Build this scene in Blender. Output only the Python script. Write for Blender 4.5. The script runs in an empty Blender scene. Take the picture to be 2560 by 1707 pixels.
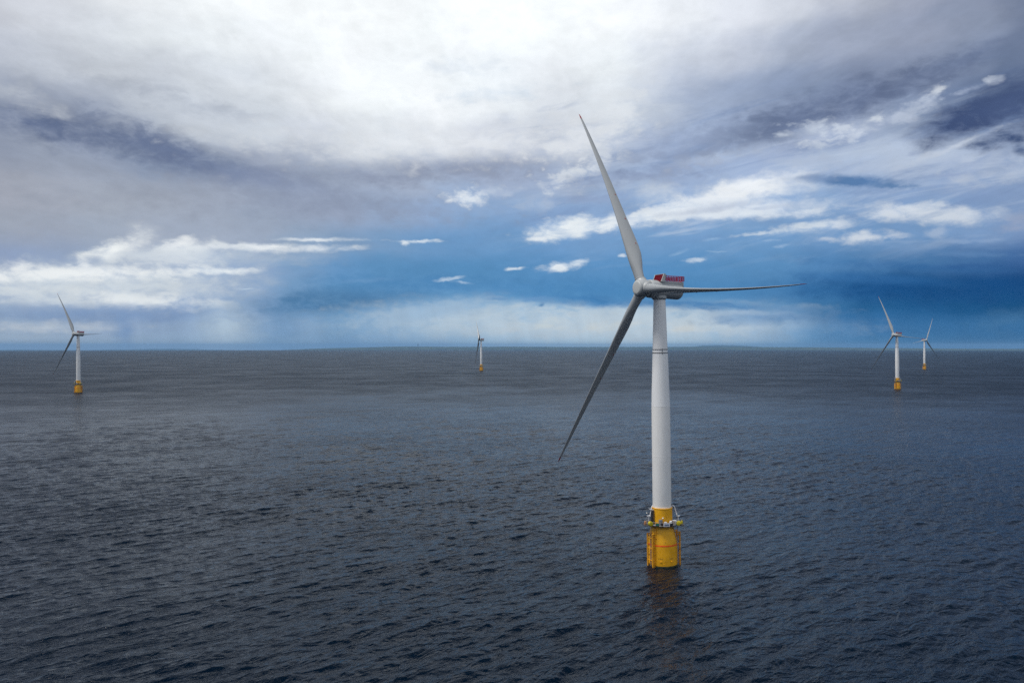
import bpy, bmesh, math, random
import numpy as np
from mathutils import Vector, Matrix

R = math.radians
scene = bpy.context.scene
col = scene.collection
EYE = 76.5                      # camera height over the water
EARTH = 6371000.0               # the sea and the far coast follow the earth's curve

# ------------------------------------------------------------------ camera
cam = bpy.data.cameras.new("camera")
cam_ob = bpy.data.objects.new("camera", cam)
col.objects.link(cam_ob)
cam.sensor_width = 36.0
cam.lens = 28.0
cam.clip_start = 1.0
cam.clip_end = 200000.0
cam_ob.location = (0, 0, EYE)
cam_ob.rotation_euler = (R(90.33), 0, 0)
scene.camera = cam_ob

# ------------------------------------------------------------------ light
SUN_AZ, SUN_EL = -102.0, 66.0
sun = bpy.data.lights.new("sun", 'SUN')
sun.energy = 3.0
sun.angle = R(20)
sun.color = (1.0, 0.95, 0.88)
sun_ob = bpy.data.objects.new("sun", sun)
col.objects.link(sun_ob)
_d = Vector((math.sin(R(SUN_AZ)) * math.cos(R(SUN_EL)), math.cos(R(SUN_AZ)) * math.cos(R(SUN_EL)), math.sin(R(SUN_EL))))
sun_ob.rotation_euler = (-_d).to_track_quat('-Z', 'Y').to_euler()

scene.view_settings.view_transform = 'Standard'
scene.view_settings.look = 'None'
scene.view_settings.exposure = 0.0
scene.view_settings.gamma = 1.0
scene.cycles.use_denoising = False
scene.cycles.max_bounces = 6
scene.cycles.volume_bounces = 0
scene.cycles.sample_clamp_indirect = 4.0


def lin(rgb):
    """0-255 display colour to linear"""
    out = []
    for v in rgb:
        c = v / 255.0
        out.append(c / 12.92 if c <= 0.04045 else ((c + 0.055) / 1.055) ** 2.4)
    return tuple(out) + (1.0,)


# ------------------------------------------------------------------ sky
# Cloud cover by direction. Each row: elevation in degrees, then one colour every 3 degrees of azimuth from -36 to +36.
SKY_ROWS = [
    (0, [(155,172,192),(155,172,192),(157,174,194),(157,175,196),(155,175,198),(153,175,199),(150,175,200),(139,169,199),(128,162,197),(137,169,201),(145,175,205),(155,184,210),(165,192,215),(172,198,218),(180,205,222),(178,203,220),(175,200,218),(160,190,214),(143,178,209),(101,148,187),(66,123,168),(51,114,162),(47,109,158),(50,108,155),(50,108,155)]),
    (1.2, [(155,172,195),(155,172,195),(155,172,196),(153,170,196),(147,167,195),(148,169,196),(150,172,198),(138,166,197),(126,161,195),(138,169,200),(150,178,205),(162,187,210),(173,195,215),(179,199,218),(184,203,220),(182,202,219),(179,200,218),(160,186,212),(138,169,204),(94,139,182),(58,114,164),(49,108,158),(45,105,155),(44,104,154),(42,103,153)]),
    (2.4, [(150,168,195),(150,168,195),(140,160,191),(134,156,190),(135,157,191),(138,161,194),(143,167,198),(125,159,195),(108,152,192),(120,159,196),(130,166,201),(132,169,203),(133,172,205),(128,170,205),(123,167,204),(120,164,200),(116,159,196),(111,154,192),(105,148,188),(62,118,165),(26,94,145),(14,85,137),(6,80,130),(3,76,124),(0,74,122)]),
    (3.8, [(163,175,197),(165,177,198),(160,174,197),(154,171,197),(150,168,197),(145,166,197),(140,165,198),(119,156,194),(99,147,190),(99,147,190),(100,148,190),(97,148,191),(94,147,192),(88,144,191),(81,140,190),(79,138,187),(76,135,184),(76,133,182),(73,129,179),(50,110,163),(30,93,149),(16,83,138),(9,75,131),(5,70,126),(10,73,129)]),
    (5.4, [(147,161,189),(145,160,190),(149,164,192),(156,170,195),(164,177,200),(157,174,201),(147,168,199),(123,158,196),(100,147,192),(93,144,189),(87,140,186),(86,141,188),(86,141,189),(88,142,191),(91,144,193),(89,143,192),(87,142,191),(88,141,189),(89,140,187),(82,132,181),(75,125,174),(69,117,166),(66,110,160),(63,103,156),(70,108,159)]),
    (7.4, [(162,166,180),(161,166,180),(163,169,185),(164,172,189),(165,173,191),(164,173,192),(160,171,192),(147,166,192),(132,159,192),(122,156,194),(112,153,196),(110,152,196),(108,152,197),(113,155,200),(118,158,202),(115,157,201),(113,155,200),(113,155,199),(113,154,198),(114,152,196),(116,152,195),(119,153,195),(125,154,194),(126,150,188),(126,150,188)]),
    (9.6, [(165,168,181),(167,169,182),(168,171,184),(167,172,185),(165,171,186),(161,168,185),(156,165,184),(155,164,185),(154,164,187),(152,168,196),(149,171,205),(144,169,204),(140,167,204),(140,167,205),(140,167,205),(141,168,206),(142,169,207),(141,169,206),(141,168,205),(137,164,201),(133,159,198),(137,161,199),(137,159,197),(136,157,193),(142,161,195)]),
    (12, [(137,145,166),(145,152,171),(154,161,179),(153,161,181),(138,149,172),(143,153,175),(150,158,180),(154,163,184),(158,167,187),(165,174,195),(172,182,203),(167,177,201),(162,173,198),(162,175,202),(162,177,205),(161,177,206),(160,176,207),(159,176,207),(159,175,206),(163,179,208),(171,185,211),(178,189,211),(163,175,200),(136,151,181),(119,135,166)]),
    (14.5, [(171,177,192),(156,163,181),(153,160,179),(160,167,185),(189,194,206),(202,206,216),(207,211,220),(209,212,222),(211,214,223),(212,215,223),(214,216,224),(206,208,218),(199,202,214),(195,200,214),(191,198,214),(179,189,211),(165,179,207),(159,173,202),(153,166,195),(160,171,198),(158,169,194),(135,149,177),(114,129,160),(91,107,140),(93,108,141)]),
    (17, [(196,199,210),(193,196,208),(200,203,213),(206,209,218),(207,210,219),(214,217,225),(227,229,235),(236,237,242),(244,245,248),(245,246,248),(246,246,249),(240,241,245),(234,236,241),(226,228,235),(219,222,229),(194,201,216),(167,178,202),(156,168,194),(145,158,186),(135,148,176),(130,142,171),(139,150,177),(126,138,165),(107,120,148),(111,123,150)]),
    (19.5, [(205,205,214),(205,205,214),(214,215,223),(222,224,231),(232,234,239),(238,240,244),(241,242,246),(243,244,247),(246,246,249),(245,246,249),(245,246,249),(241,243,247),(237,239,244),(237,238,243),(236,238,242),(220,223,232),(206,210,223),(192,197,213),(176,183,202),(169,176,197),(162,169,190),(156,163,185),(141,150,173),(120,130,155),(120,130,155)]),
    (22, [(205,205,214),(205,205,214),(219,219,226),(232,232,236),(242,242,245),(246,246,248),(247,247,249),(247,247,249),(247,247,249),(247,247,249),(246,247,249),(247,247,250),(247,248,251),(248,249,251),(249,249,252),(242,242,246),(234,235,241),(222,223,232),(211,213,223),(199,201,213),(186,189,203),(171,175,194),(148,154,176),(120,130,155),(120,130,155)]),
    (25, [(205,205,214),(205,205,214),(219,219,226),(232,232,236),(242,242,245),(246,246,248),(247,247,249),(247,247,249),(247,247,249),(248,248,250),(248,248,250),(249,249,251),(250,250,252),(250,250,252),(251,251,253),(244,244,248),(236,236,242),(224,225,233),(211,213,223),(199,201,213),(186,189,203),(171,175,194),(148,154,176),(120,130,155),(120,130,155)]),
]
CLOUDS = [
    (-29.77, 13.59, 6.4, 1.15, -6.5, (100, 112, 142), 0.95, 0.8, 0.5),
    (-22.99, 12.56, 6.51, 1.12, -16.7, (108, 120, 150), 0.95, 0.8, 0.5),
    (-16.91, 11.37, 4.06, 0.7, -9.2, (130, 142, 172), 0.75, 0.9, 0.5),
    (-26.85, 16.17, 4.4, 0.67, 4.1, (178, 183, 197), 0.5, 0.9, 0.9),
    (-31.39, 14.76, 2.99, 0.77, -8.5, (205, 208, 217), 0.6, 0.9, 0.9),
    (-20.83, 15.41, 3.31, 0.55, -4.9, (175, 181, 196), 0.5, 0.9, 0.9),
    (-5.5, 12.36, 11.24, 0.89, 3.8, (142, 150, 173), 0.8, 0.8, 0.6),
    (-13.11, 9.95, 10.41, 1.18, -1.6, (146, 155, 178), 0.7, 0.9, 0.6),
    (-25.59, 9.78, 7.56, 1.2, 3.9, (160, 165, 180), 0.7, 0.9, 0.6),
    (-5.5, 14.19, 11.86, 1.45, 1.8, (236, 236, 240), 0.6, 0.8, 0.8),
    (5.43, 15.06, 3.32, 1.63, 22.0, (228, 229, 235), 0.8, 0.5, 0.9),
    (7.6, 17.01, 2.1, 1.73, 16.3, (226, 228, 234), 0.7, 0.5, 0.9),
    (-3.63, 19.38, 2.81, 0.55, 0.7, (225, 231, 242), 0.5, 0.9, 1.2),
    (-1.75, 17.57, 3.76, 0.51, 4.5, (220, 228, 240), 0.6, 0.9, 1.3),
    (-27.1, 3.88, 8.21, 1.39, 1.7, (208, 214, 222), 0.95, 0.5, 0.5),
    (-28.57, 4.57, 6.39, 0.49, 3.3, (240, 240, 241), 1.0, 0.7, 0.8),
    (-31.39, 3.38, 3.56, 0.37, 4.3, (214, 218, 223), 0.8, 0.8, 0.9),
    (-24.82, 2.97, 4.4, 0.51, -2.0, (228, 230, 233), 1.0, 0.7, 0.8),
    (-29.77, 2.84, 2.66, 0.38, -4.2, (205, 211, 219), 0.8, 0.7, 0.9),
    (-31.73, 4.85, 0.59, 0.42, -8.8, (236, 236, 238), 0.9, 0.5, 0.8),
    (-27.1, 5.68, 1.53, 0.6, 13.8, (200, 206, 216), 0.9, 0.5, 0.7),
    (-26.35, 6.28, 1.74, 0.54, 24.4, (243, 243, 243), 1.0, 0.6, 0.8),
    (-25.08, 6.76, 0.92, 1.3, -61.4, (205, 208, 216), 0.6, 0.9, 0.7),
    (-27.47, 5.39, 0.55, 0.28, 2.8, (160, 174, 198), 0.8, 0.8, 0.6),
    (-24.82, 5.79, 1.57, 0.73, 2.6, (222, 225, 230), 0.7, 0.8, 0.7),
    (-28.09, 5.03, 0.41, 0.52, 34.8, (236, 237, 240), 0.8, 0.8, 0.8),
    (-22.19, 6.05, 2.06, 0.97, 10.8, (228, 230, 234), 1.0, 0.6, 0.7),
    (-22.72, 6.69, 1.11, 0.39, 28.6, (238, 238, 240), 0.8, 0.7, 0.9),
    (-16.62, 6.74, 4.71, 0.27, 1.7, (236, 237, 240), 0.95, 0.6, 0.5),
    (-19.73, 6.01, 5.73, 0.64, 1.8, (192, 202, 216), 0.6, 0.9, 0.6),
    (-19.73, 5.07, 1.82, 0.2, 1.7, (230, 233, 237), 0.95, 0.6, 0.4),
    (-13.41, 7.44, 2.85, 0.12, 0.6, (226, 229, 235), 0.9, 0.7, 0.5),
    (-6.74, 7.44, 1.24, 0.12, 0.8, (220, 226, 235), 0.8, 0.7, 1.0),
    (-7.66, 7.33, 0.25, 0.18, 1.0, (225, 230, 237), 0.8, 0.7, 0.8),
    (-18.61, 3.93, 0.51, 0.07, 1.3, (190, 205, 222), 0.8, 0.8, 0.5),
    (-26.85, 2.03, 7.68, 0.56, 0.9, (125, 150, 188), 0.75, 0.8, 0.6),
    (-29.77, 1.16, 3.92, 0.33, 0.6, (196, 202, 212), 0.8, 0.6, 0.8),
    (-31.39, 0.52, 2.82, 0.27, 0.3, (170, 184, 202), 0.6, 0.8, 0.6),
    (-25.97, 0.97, 0.61, 1.13, 0.5, (118, 146, 185), 0.7, 0.9, 0.2),
    (-19.73, 1.16, 1.97, 1.76, 8.9, (178, 194, 210), 0.85, 1.0, 0.2),
    (-16.33, 1.34, 1.75, 1.8, 8.7, (112, 150, 190), 0.6, 1.0, 0.2),
    (-12.81, 3.19, 4.85, 0.97, 4.7, (78, 124, 166), 1.0, 0.6, 0.4),
    (-9.19, 4.31, 5.56, 0.8, 0.5, (82, 138, 186), 0.6, 0.9, 0.5),
    (-10.41, 4.6, 2.14, 0.18, 3.8, (120, 160, 200), 0.5, 0.9, 0.6),
    (-0.81, 1.86, 10.25, 1.25, -0.1, (186, 201, 215), 0.9, 0.45, 0.45),
    (10.05, 1.62, 10.73, 1.23, -0.4, (194, 206, 217), 0.95, 0.35, 0.4),
    (-5.5, 2.57, 4.06, 0.68, 12.2, (160, 185, 210), 0.85, 0.5, 0.5),
    (2.32, 4.2, 12.8, 0.68, -1.6, (70, 131, 184), 0.6, 0.8, 0.5),
    (5.12, 3.26, 3.7, 0.37, -4.4, (68, 130, 184), 0.9, 0.5, 0.6),
    (13.05, 2.88, 7.18, 0.3, -3.9, (62, 124, 178), 0.8, 0.6, 0.6),
    (2.0, 3.39, 1.41, 0.16, 1.8, (105, 150, 195), 0.9, 0.6, 0.7),
    (-0.81, 3.39, 0.88, 0.12, 0.0, (110, 152, 194), 0.8, 0.7, 0.7),
    (2.16, 2.99, 0.25, 0.16, -0.1, (88, 134, 178), 0.9, 0.5, 0.4),
    (2.32, 1.55, 1.06, 0.31, 14.9, (208, 214, 216), 0.8, 0.8, 1.0),
    (0.13, 1.33, 0.94, 0.44, 40.0, (196, 206, 215), 0.7, 0.8, 1.0),
    (3.57, 1.23, 0.94, 0.25, -0.1, (206, 212, 215), 0.7, 0.8, 1.0),
    (6.98, 1.38, 1.84, 0.37, 4.8, (210, 214, 215), 0.75, 0.8, 1.0),
    (10.95, 1.52, 1.8, 0.49, -5.4, (206, 212, 216), 0.75, 0.8, 1.0),
    (12.46, 1.12, 1.48, 0.28, -0.3, (212, 214, 214), 0.7, 0.8, 1.0),
    (6.98, 2.25, 3.97, 0.43, -0.4, (190, 203, 215), 0.6, 0.8, 0.6),
    (17.14, 1.93, 3.37, 0.48, 1.4, (112, 150, 192), 0.85, 0.6, 0.5),
    (15.99, 2.3, 2.85, 0.18, -0.7, (165, 185, 208), 0.6, 0.8, 0.6),
    (20.23, 0.87, 2.97, 0.88, -0.3, (110, 155, 195), 0.6, 1.0, 0.3),
    (22.4, 0.85, 2.37, 1.3, -0.4, (60, 118, 168), 0.6, 1.0, 0.2),
    (28.04, 3.58, 7.46, 0.93, -3.2, (3, 74, 130), 0.85, 0.8, 0.4),
    (26.8, 5.09, 6.13, 0.28, -5.0, (40, 98, 155), 0.6, 0.9, 0.5),
    (23.73, 1.91, 4.55, 0.57, -0.9, (40, 105, 158), 0.7, 0.9, 0.5),
    (32.03, 1.58, 1.98, 0.66, 4.9, (70, 118, 160), 0.6, 0.9, 0.6),
    (24.25, 4.4, 5.01, 0.34, -5.4, (50, 110, 168), 0.5, 0.9, 0.5),
    (30.42, 4.97, 2.72, 0.21, -3.0, (45, 92, 148), 0.6, 0.8, 0.6),
    (3.88, 8.33, 2.42, 0.67, 8.1, (234, 237, 241), 0.98, 0.35, 0.6),
    (7.6, 8.83, 3.34, 0.4, 8.5, (232, 235, 240), 0.95, 0.5, 0.7),
    (11.86, 9.55, 4.38, 0.6, 11.7, (233, 236, 241), 0.95, 0.45, 0.6),
    (15.99, 10.61, 4.2, 0.76, 9.8, (236, 237, 242), 0.97, 0.45, 0.55),
    (19.68, 10.77, 1.65, 0.62, -3.9, (215, 220, 230), 0.7, 0.8, 0.6),
    (16.56, 9.42, 5.31, 0.64, -2.2, (216, 222, 234), 0.95, 0.5, 0.5),
    (14.53, 9.1, 5.43, 0.3, -2.7, (224, 229, 238), 0.9, 0.6, 0.5),
    (14.24, 9.58, 3.17, 0.24, 5.4, (192, 199, 216), 0.8, 0.8, 0.6),
    (18.84, 9.53, 1.66, 0.15, 4.9, (188, 197, 216), 0.6, 0.8, 0.7),
    (2.0, 7.73, 0.94, 0.18, 4.6, (236, 238, 242), 0.8, 0.7, 0.8),
    (23.2, 10.82, 2.99, 0.36, -5.8, (90, 126, 172), 1.0, 0.5, 0.5),
    (25.54, 10.36, 1.27, 0.19, -9.2, (98, 132, 176), 0.9, 0.6, 0.8),
    (20.78, 11.12, 1.62, 0.34, 0.9, (130, 150, 185), 0.6, 0.9, 0.7),
    (27.55, 8.34, 3.82, 0.54, -6.7, (208, 214, 226), 0.97, 0.4, 0.55),
    (26.3, 8.63, 2.21, 0.39, 4.4, (214, 219, 230), 0.8, 0.6, 0.7),
    (20.23, 8.02, 2.43, 0.29, 6.4, (206, 214, 226), 0.95, 0.5, 0.8),
    (22.4, 8.18, 1.06, 0.34, 1.9, (205, 212, 225), 0.9, 0.5, 0.8),
    (17.42, 7.74, 1.74, 0.15, 3.7, (198, 209, 224), 0.9, 0.6, 0.9),
    (23.6, 7.13, 1.55, 0.37, 2.2, (206, 212, 224), 0.95, 0.45, 0.8),
    (25.54, 7.16, 1.01, 0.22, -3.4, (190, 200, 218), 0.8, 0.6, 0.9),
    (21.32, 7.1, 0.7, 0.2, -2.8, (190, 200, 218), 0.8, 0.7, 1.0),
    (28.04, 7.17, 0.72, 0.25, 7.4, (170, 185, 210), 0.7, 0.7, 0.9),
    (32.47, 7.53, 0.88, 0.52, 6.9, (150, 163, 192), 0.9, 0.5, 0.7),
    (29.95, 6.55, 2.07, 0.13, -1.6, (150, 172, 205), 0.6, 0.8, 0.8),
    (18.56, 6.73, 0.5, 0.12, 2.9, (160, 185, 215), 0.8, 0.7, 0.9),
    (17.99, 7.19, 0.62, 0.09, 6.0, (150, 178, 212), 0.8, 0.7, 0.9),
    (14.24, 7.44, 0.7, 0.12, 4.2, (150, 180, 214), 0.7, 0.8, 0.9),
    (13.05, 6.01, 0.71, 0.15, 0.6, (222, 228, 237), 0.95, 0.6, 0.6),
    (14.68, 6.53, 0.7, 0.07, -1.7, (150, 180, 212), 0.7, 0.8, 0.7),
    (11.86, 6.49, 0.71, 0.15, 18.9, (140, 175, 212), 0.7, 0.8, 1.0),
    (3.41, 5.63, 1.37, 0.31, 5.6, (230, 234, 240), 0.97, 0.45, 0.7),
    (4.81, 5.99, 0.68, 0.19, 11.4, (220, 227, 237), 0.9, 0.6, 0.9),
    (0.13, 5.54, 0.81, 0.14, 4.9, (222, 229, 238), 0.95, 0.5, 0.8),
    (-4.41, 4.81, 0.87, 0.12, 8.3, (195, 210, 228), 0.85, 0.6, 1.0),
    (-3.63, 4.57, 0.56, 0.09, -4.7, (180, 200, 224), 0.8, 0.6, 0.9),
    (7.97, 6.44, 0.31, 0.12, -0.9, (205, 215, 230), 0.9, 0.6, 0.6),
    (29.24, 5.79, 3.24, 0.16, -5.6, (98, 135, 180), 0.6, 0.8, 0.7),
    (3.72, 11.91, 1.91, 0.72, 16.4, (228, 231, 238), 0.9, 0.8, 1.5),
    (6.05, 12.94, 1.82, 0.66, 22.7, (218, 222, 231), 0.8, 0.9, 1.5),
    (-3.16, 10.41, 1.44, 0.6, 0.4, (234, 236, 241), 0.9, 0.8, 1.2),
    (-1.44, 10.97, 1.88, 0.42, 4.9, (200, 208, 224), 0.6, 0.9, 1.2),
    (10.35, 10.79, 1.8, 1.01, 7.8, (208, 215, 228), 0.7, 1.0, 0.9),
    (8.52, 11.89, 5.41, 0.42, 1.6, (140, 153, 184), 0.7, 0.8, 1.0),
    (11.86, 12.51, 3.82, 0.29, 2.9, (142, 155, 186), 0.7, 0.8, 1.0),
    (5.43, 10.47, 3.69, 0.36, 1.6, (150, 165, 198), 0.5, 0.9, 0.9),
    (14.24, 12.97, 3.15, 0.47, 8.3, (196, 204, 221), 0.6, 0.9, 1.3),
    (2.0, 10.05, 1.87, 0.48, -0.5, (185, 198, 220), 0.5, 0.9, 1.0),
    (20.23, 15.2, 8.57, 1.23, 10.7, (106, 119, 150), 0.95, 0.7, 0.5),
    (26.8, 16.56, 4.59, 0.8, 14.9, (100, 112, 142), 0.95, 0.8, 0.5),
    (11.86, 13.96, 4.38, 0.87, 6.4, (160, 173, 202), 0.6, 0.9, 0.8),
    (22.4, 13.9, 2.07, 0.56, 8.7, (202, 208, 222), 0.9, 0.8, 1.5),
    (20.78, 14.46, 1.61, 0.5, 2.6, (198, 205, 220), 0.8, 0.8, 1.5),
    (28.52, 15.79, 0.46, 0.21, 15.8, (224, 225, 230), 0.9, 0.8, 1.2),
    (31.34, 15.81, 0.49, 0.2, 4.0, (205, 210, 222), 0.8, 0.8, 1.2),
    (29.95, 15.48, 1.35, 0.21, 11.1, (165, 175, 200), 0.8, 0.8, 1.3),
    (26.55, 14.6, 2.61, 0.6, 16.4, (188, 196, 215), 0.85, 0.8, 1.4),
    (24.51, 14.62, 0.55, 0.22, 14.7, (210, 214, 224), 0.8, 0.8, 1.3),
    (26.3, 12.42, 6.14, 0.92, -0.2, (184, 195, 216), 0.8, 0.8, 0.9),
    (20.5, 12.4, 4.34, 0.55, -13.0, (178, 189, 212), 0.6, 0.9, 0.9),
    (31.34, 10.83, 2.63, 0.94, 4.7, (188, 197, 216), 0.8, 0.8, 0.9),
    (29.95, 13.9, 3.09, 1.0, 16.6, (66, 82, 120), 1.0, 0.55, 0.45),
    (32.25, 14.43, 1.91, 1.28, 13.9, (72, 88, 126), 1.0, 0.6, 0.45),
    (31.34, 12.44, 1.78, 0.57, 1.5, (68, 86, 124), 1.0, 0.6, 0.6),
    (32.58, 11.7, 0.52, 0.34, -28.5, (72, 92, 132), 0.8, 0.7, 0.9),
    (29.24, 12.49, 2.93, 0.16, 17.6, (196, 203, 219), 0.85, 0.8, 1.3),
    (26.8, 12.19, 0.39, 0.14, 4.8, (150, 162, 192), 0.7, 0.8, 0.9),
    (29.24, 10.61, 0.94, 0.11, -2.6, (148, 163, 196), 0.7, 0.8, 1.0),
    (24.25, 10.02, 3.04, 0.19, -1.5, (130, 153, 192), 0.5, 0.8, 0.9),
]
ZEN_DARK = (0.012, 0.022, 0.042, 1)  # unseen sky above the view ahead, made dark to deepen the sea
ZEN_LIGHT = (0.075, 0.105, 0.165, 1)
OVERHEAD = (0.80, 0.83, 0.88, 1)  # brightness added out of view to light the turbines from above
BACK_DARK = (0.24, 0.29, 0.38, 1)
BACK_LIGHT = (0.50, 0.57, 0.67, 1)  # unseen sky behind the camera, raised to light the tower
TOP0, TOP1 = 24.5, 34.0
SEA_SLOPE = 0.0195
SEA_SPEC = 0.20
SEA_BASE = (0.0, 0.0042, 0.0120, 1)
SEA_ROUGH = 0.08
SEA_ROUGH_FAR = 0.43
SEA_BUMP = 1.0
HAZE_COL = (0.24, 0.47, 0.78, 1)
HAZE_DENS = 2.2e-5


world = bpy.data.worlds.new("World")
scene.world = world
world.use_nodes = True
wt = world.node_tree
wt.nodes.clear()


class Net:
    """small helper to chain nodes"""
    def __init__(self, tree):
        self.t = tree

    def node(self, kind, **kw):
        n = self.t.nodes.new(kind)
        for k, v in kw.items():
            setattr(n, k, v)
        return n

    def put(self, sock, v):
        if isinstance(v, bpy.types.NodeSocket):
            self.t.links.new(v, sock)
        elif v is not None:
            sock.default_value = v

    def math(self, op, a, b=None, c=None, clamp=False):
        n = self.node('ShaderNodeMath', operation=op, use_clamp=clamp)
        for s, v in zip(n.inputs, (a, b, c)):
            self.put(s, v)
        return n.outputs[0]

    def vec(self, op, a, b=None, c=None, scale=None):
        n = self.node('ShaderNodeVectorMath', operation=op)
        for s, v in zip(n.inputs, (a, b, c)):
            self.put(s, v)
        if scale is not None:
            self.put(n.inputs['Scale'], scale)
        return n.outputs['Value'] if op in ('LENGTH', 'DOT_PRODUCT') else n.outputs[0]

    def xyz(self, x=0.0, y=0.0, z=0.0):
        n = self.node('ShaderNodeCombineXYZ')
        for s, v in zip(n.inputs, (x, y, z)):
            self.put(s, v)
        return n.outputs[0]

    def sep(self, v):
        n = self.node('ShaderNodeSeparateXYZ')
        self.put(n.inputs[0], v)
        return n.outputs

    def noise(self, v, scale, detail=4.0, rough=0.55, dist=0.0, color=False):
        n = self.node('ShaderNodeTexNoise')
        self.put(n.inputs['Vector'], v)
        n.inputs['Scale'].default_value = scale
        n.inputs['Detail'].default_value = detail
        n.inputs['Roughness'].default_value = rough
        n.inputs['Distortion'].default_value = dist
        return n.outputs['Color' if color else 'Fac']

    def ramp01(self, v, lo, hi, smooth=True, a=0.0, b=1.0):
        n = self.node('ShaderNodeMapRange')
        n.interpolation_type = 'SMOOTHSTEP' if smooth else 'LINEAR'
        self.put(n.inputs['Value'], v)
        for k, x in (('From Min', lo), ('From Max', hi), ('To Min', a), ('To Max', b)):
            self.put(n.inputs[k], x)
        return n.outputs['Result']

    def mix(self, f, a, b, blend='MIX'):
        n = self.node('ShaderNodeMix', data_type='RGBA', blend_type=blend)
        n.clamp_factor = True
        self.put(n.inputs[0], f)
        self.put(n.inputs[6], a)
        self.put(n.inputs[7], b)
        return n.outputs[2]


W = Net(wt)
tc = W.node('ShaderNodeTexCoord')
dx, dy, dz = W.sep(W.vec('NORMALIZE', tc.outputs['Generated']))
az = W.math('MULTIPLY', W.math('ARCTAN2', dx, dy), 180 / math.pi)
el = W.math('MULTIPLY', W.math('ARCSINE', dz), 180 / math.pi)

# noise on a flat cloud deck overhead (streets run away from the viewer) and noise by direction near the horizon
zc = W.math('ADD', W.math('MAXIMUM', dz, 0.0), 0.10)
deck = W.xyz(W.math('DIVIDE', dx, zc), W.math('MULTIPLY', W.math('DIVIDE', dy, zc), 0.40), 0.0)
band = W.xyz(W.math('DIVIDE', az, 5.0), W.math('DIVIDE', el, 1.9), 3.7)
n_deck = W.noise(deck, 1.7, 7.0, 0.56, 0.3, color=True)
n_band = W.noise(band, 1.0, 7.0, 0.56, 0.2, color=True)
fine = W.noise(W.xyz(W.math('DIVIDE', az, 1.5), W.math('DIVIDE', el, 0.8), 9.1), 1.0, 7.0, 0.68, 0.4)
high = W.ramp01(el, 4.0, 16.0)
low = W.ramp01(el, 0.0, 9.0, a=0.15, b=1.0)
wd = W.vec('MULTIPLY', W.vec('SUBTRACT', n_deck, (0.5, 0.5, 0.5)), W.xyz(W.math('MULTIPLY', high, 9.0), W.math('MULTIPLY', high, 5.0), 0.0))
wb = W.vec('MULTIPLY', W.vec('SUBTRACT', n_band, (0.5, 0.5, 0.5)), W.xyz(W.math('MULTIPLY', low, 5.0), W.math('MULTIPLY', low, 2.0), 0.0))
warp = W.vec('ADD', wd, wb)
base_p = W.vec('ADD', W.xyz(az, el, 0.0), warp)
bx, by, _ = W.sep(base_p)
u = W.ramp01(bx, -36.0, 36.0, smooth=False)
prev = None
last_e = 0.0
for e, row in SKY_ROWS:
    r = W.node('ShaderNodeValToRGB')
    cr = r.color_ramp
    cr.interpolation = 'EASE'
    n = len(row)
    cr.elements[0].position = 0.0
    cr.elements[1].position = 1.0
    for i in range(1, n - 1):
        cr.elements.new(i / (n - 1))
    for i in range(n):
        cr.elements[i].color = lin(row[i])
    # the tiny term only makes each row wait for the one before it, which keeps the shader's stack small
    W.put(r.inputs[0], u if prev is None else W.math('MULTIPLY_ADD', W.vec('LENGTH', prev), 1e-9, u))
    if prev is None:
        prev = r.outputs[0]
    else:
        prev = W.mix(W.ramp01(by, last_e, e), prev, r.outputs[0])
    last_e = e
sky_col = prev

# thin streaked veil over the blue, rising to the right
ca_, sa_ = math.cos(R(9)), math.sin(R(9))
vu = W.math('ADD', W.math('MULTIPLY', az, ca_ / 7.5), W.math('MULTIPLY', el, sa_ / 7.5))
vv = W.math('SUBTRACT', W.math('MULTIPLY', el, ca_ / 1.15), W.math('MULTIPLY', az, sa_ / 1.15))
veil = W.noise(W.xyz(vu, vv, 4.0), 1.0, 7.0, 0.6, 0.7)
vf = W.math('MULTIPLY', W.ramp01(veil, 0.46, 0.76, a=0.0, b=0.50), W.math('MULTIPLY', W.ramp01(el, 4.6, 8.5), W.ramp01(el, 17.0, 12.5)))
vf = W.math('MULTIPLY', vf, W.ramp01(az, -4.0, 7.0))
sky_col = W.mix(vf, sky_col, lin((202, 211, 227)))
vf2 = W.math('MULTIPLY', W.ramp01(veil, 0.47, 0.30, a=0.0, b=0.5), W.math('MULTIPLY', W.ramp01(el, 6.0, 9.5), W.ramp01(az, -4.0, 4.0)))
vf2 = W.math('MULTIPLY', vf2, W.ramp01(el, 19.0, 15.0))
sky_col = W.mix(vf2, sky_col, lin((118, 140, 180)))

# single clouds: soft ellipses with torn edges, centre and size in degrees
el_p = W.vec('ADD', W.xyz(az, el, 0.0), W.vec('SCALE', warp, scale=0.22))
# billows: rounded lumps outward, sharp creases inward
bil = W.math('ABSOLUTE', W.math('MULTIPLY_ADD', W.noise(W.xyz(W.math('DIVIDE', az, 1.9), W.math('DIVIDE', el, 1.05), 2.2), 1.0, 5.0, 0.5, 0.0), 2.0, -1.0))
fz = W.math('MULTIPLY_ADD', bil, -0.8, W.math('SUBTRACT', fine, 0.34))
lumps = W.ramp01(W.noise(W.xyz(W.math('DIVIDE', az, 2.2), W.math('DIVIDE', el, 0.9), 5.5), 1.0, 6.0, 0.6, 0.5), 0.27, 0.60, a=0.45, b=1.08)
el_p = W.vec('ADD', el_p, W.vec('MULTIPLY', W.vec('SUBTRACT', W.noise(W.xyz(W.math('DIVIDE', az, 1.1), W.math('DIVIDE', el, 0.6), 1.3), 1.0, 5.0, 0.6, color=True), (0.5, 0.5, 0.5)), (0.9, 0.42, 0.0)))
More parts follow.
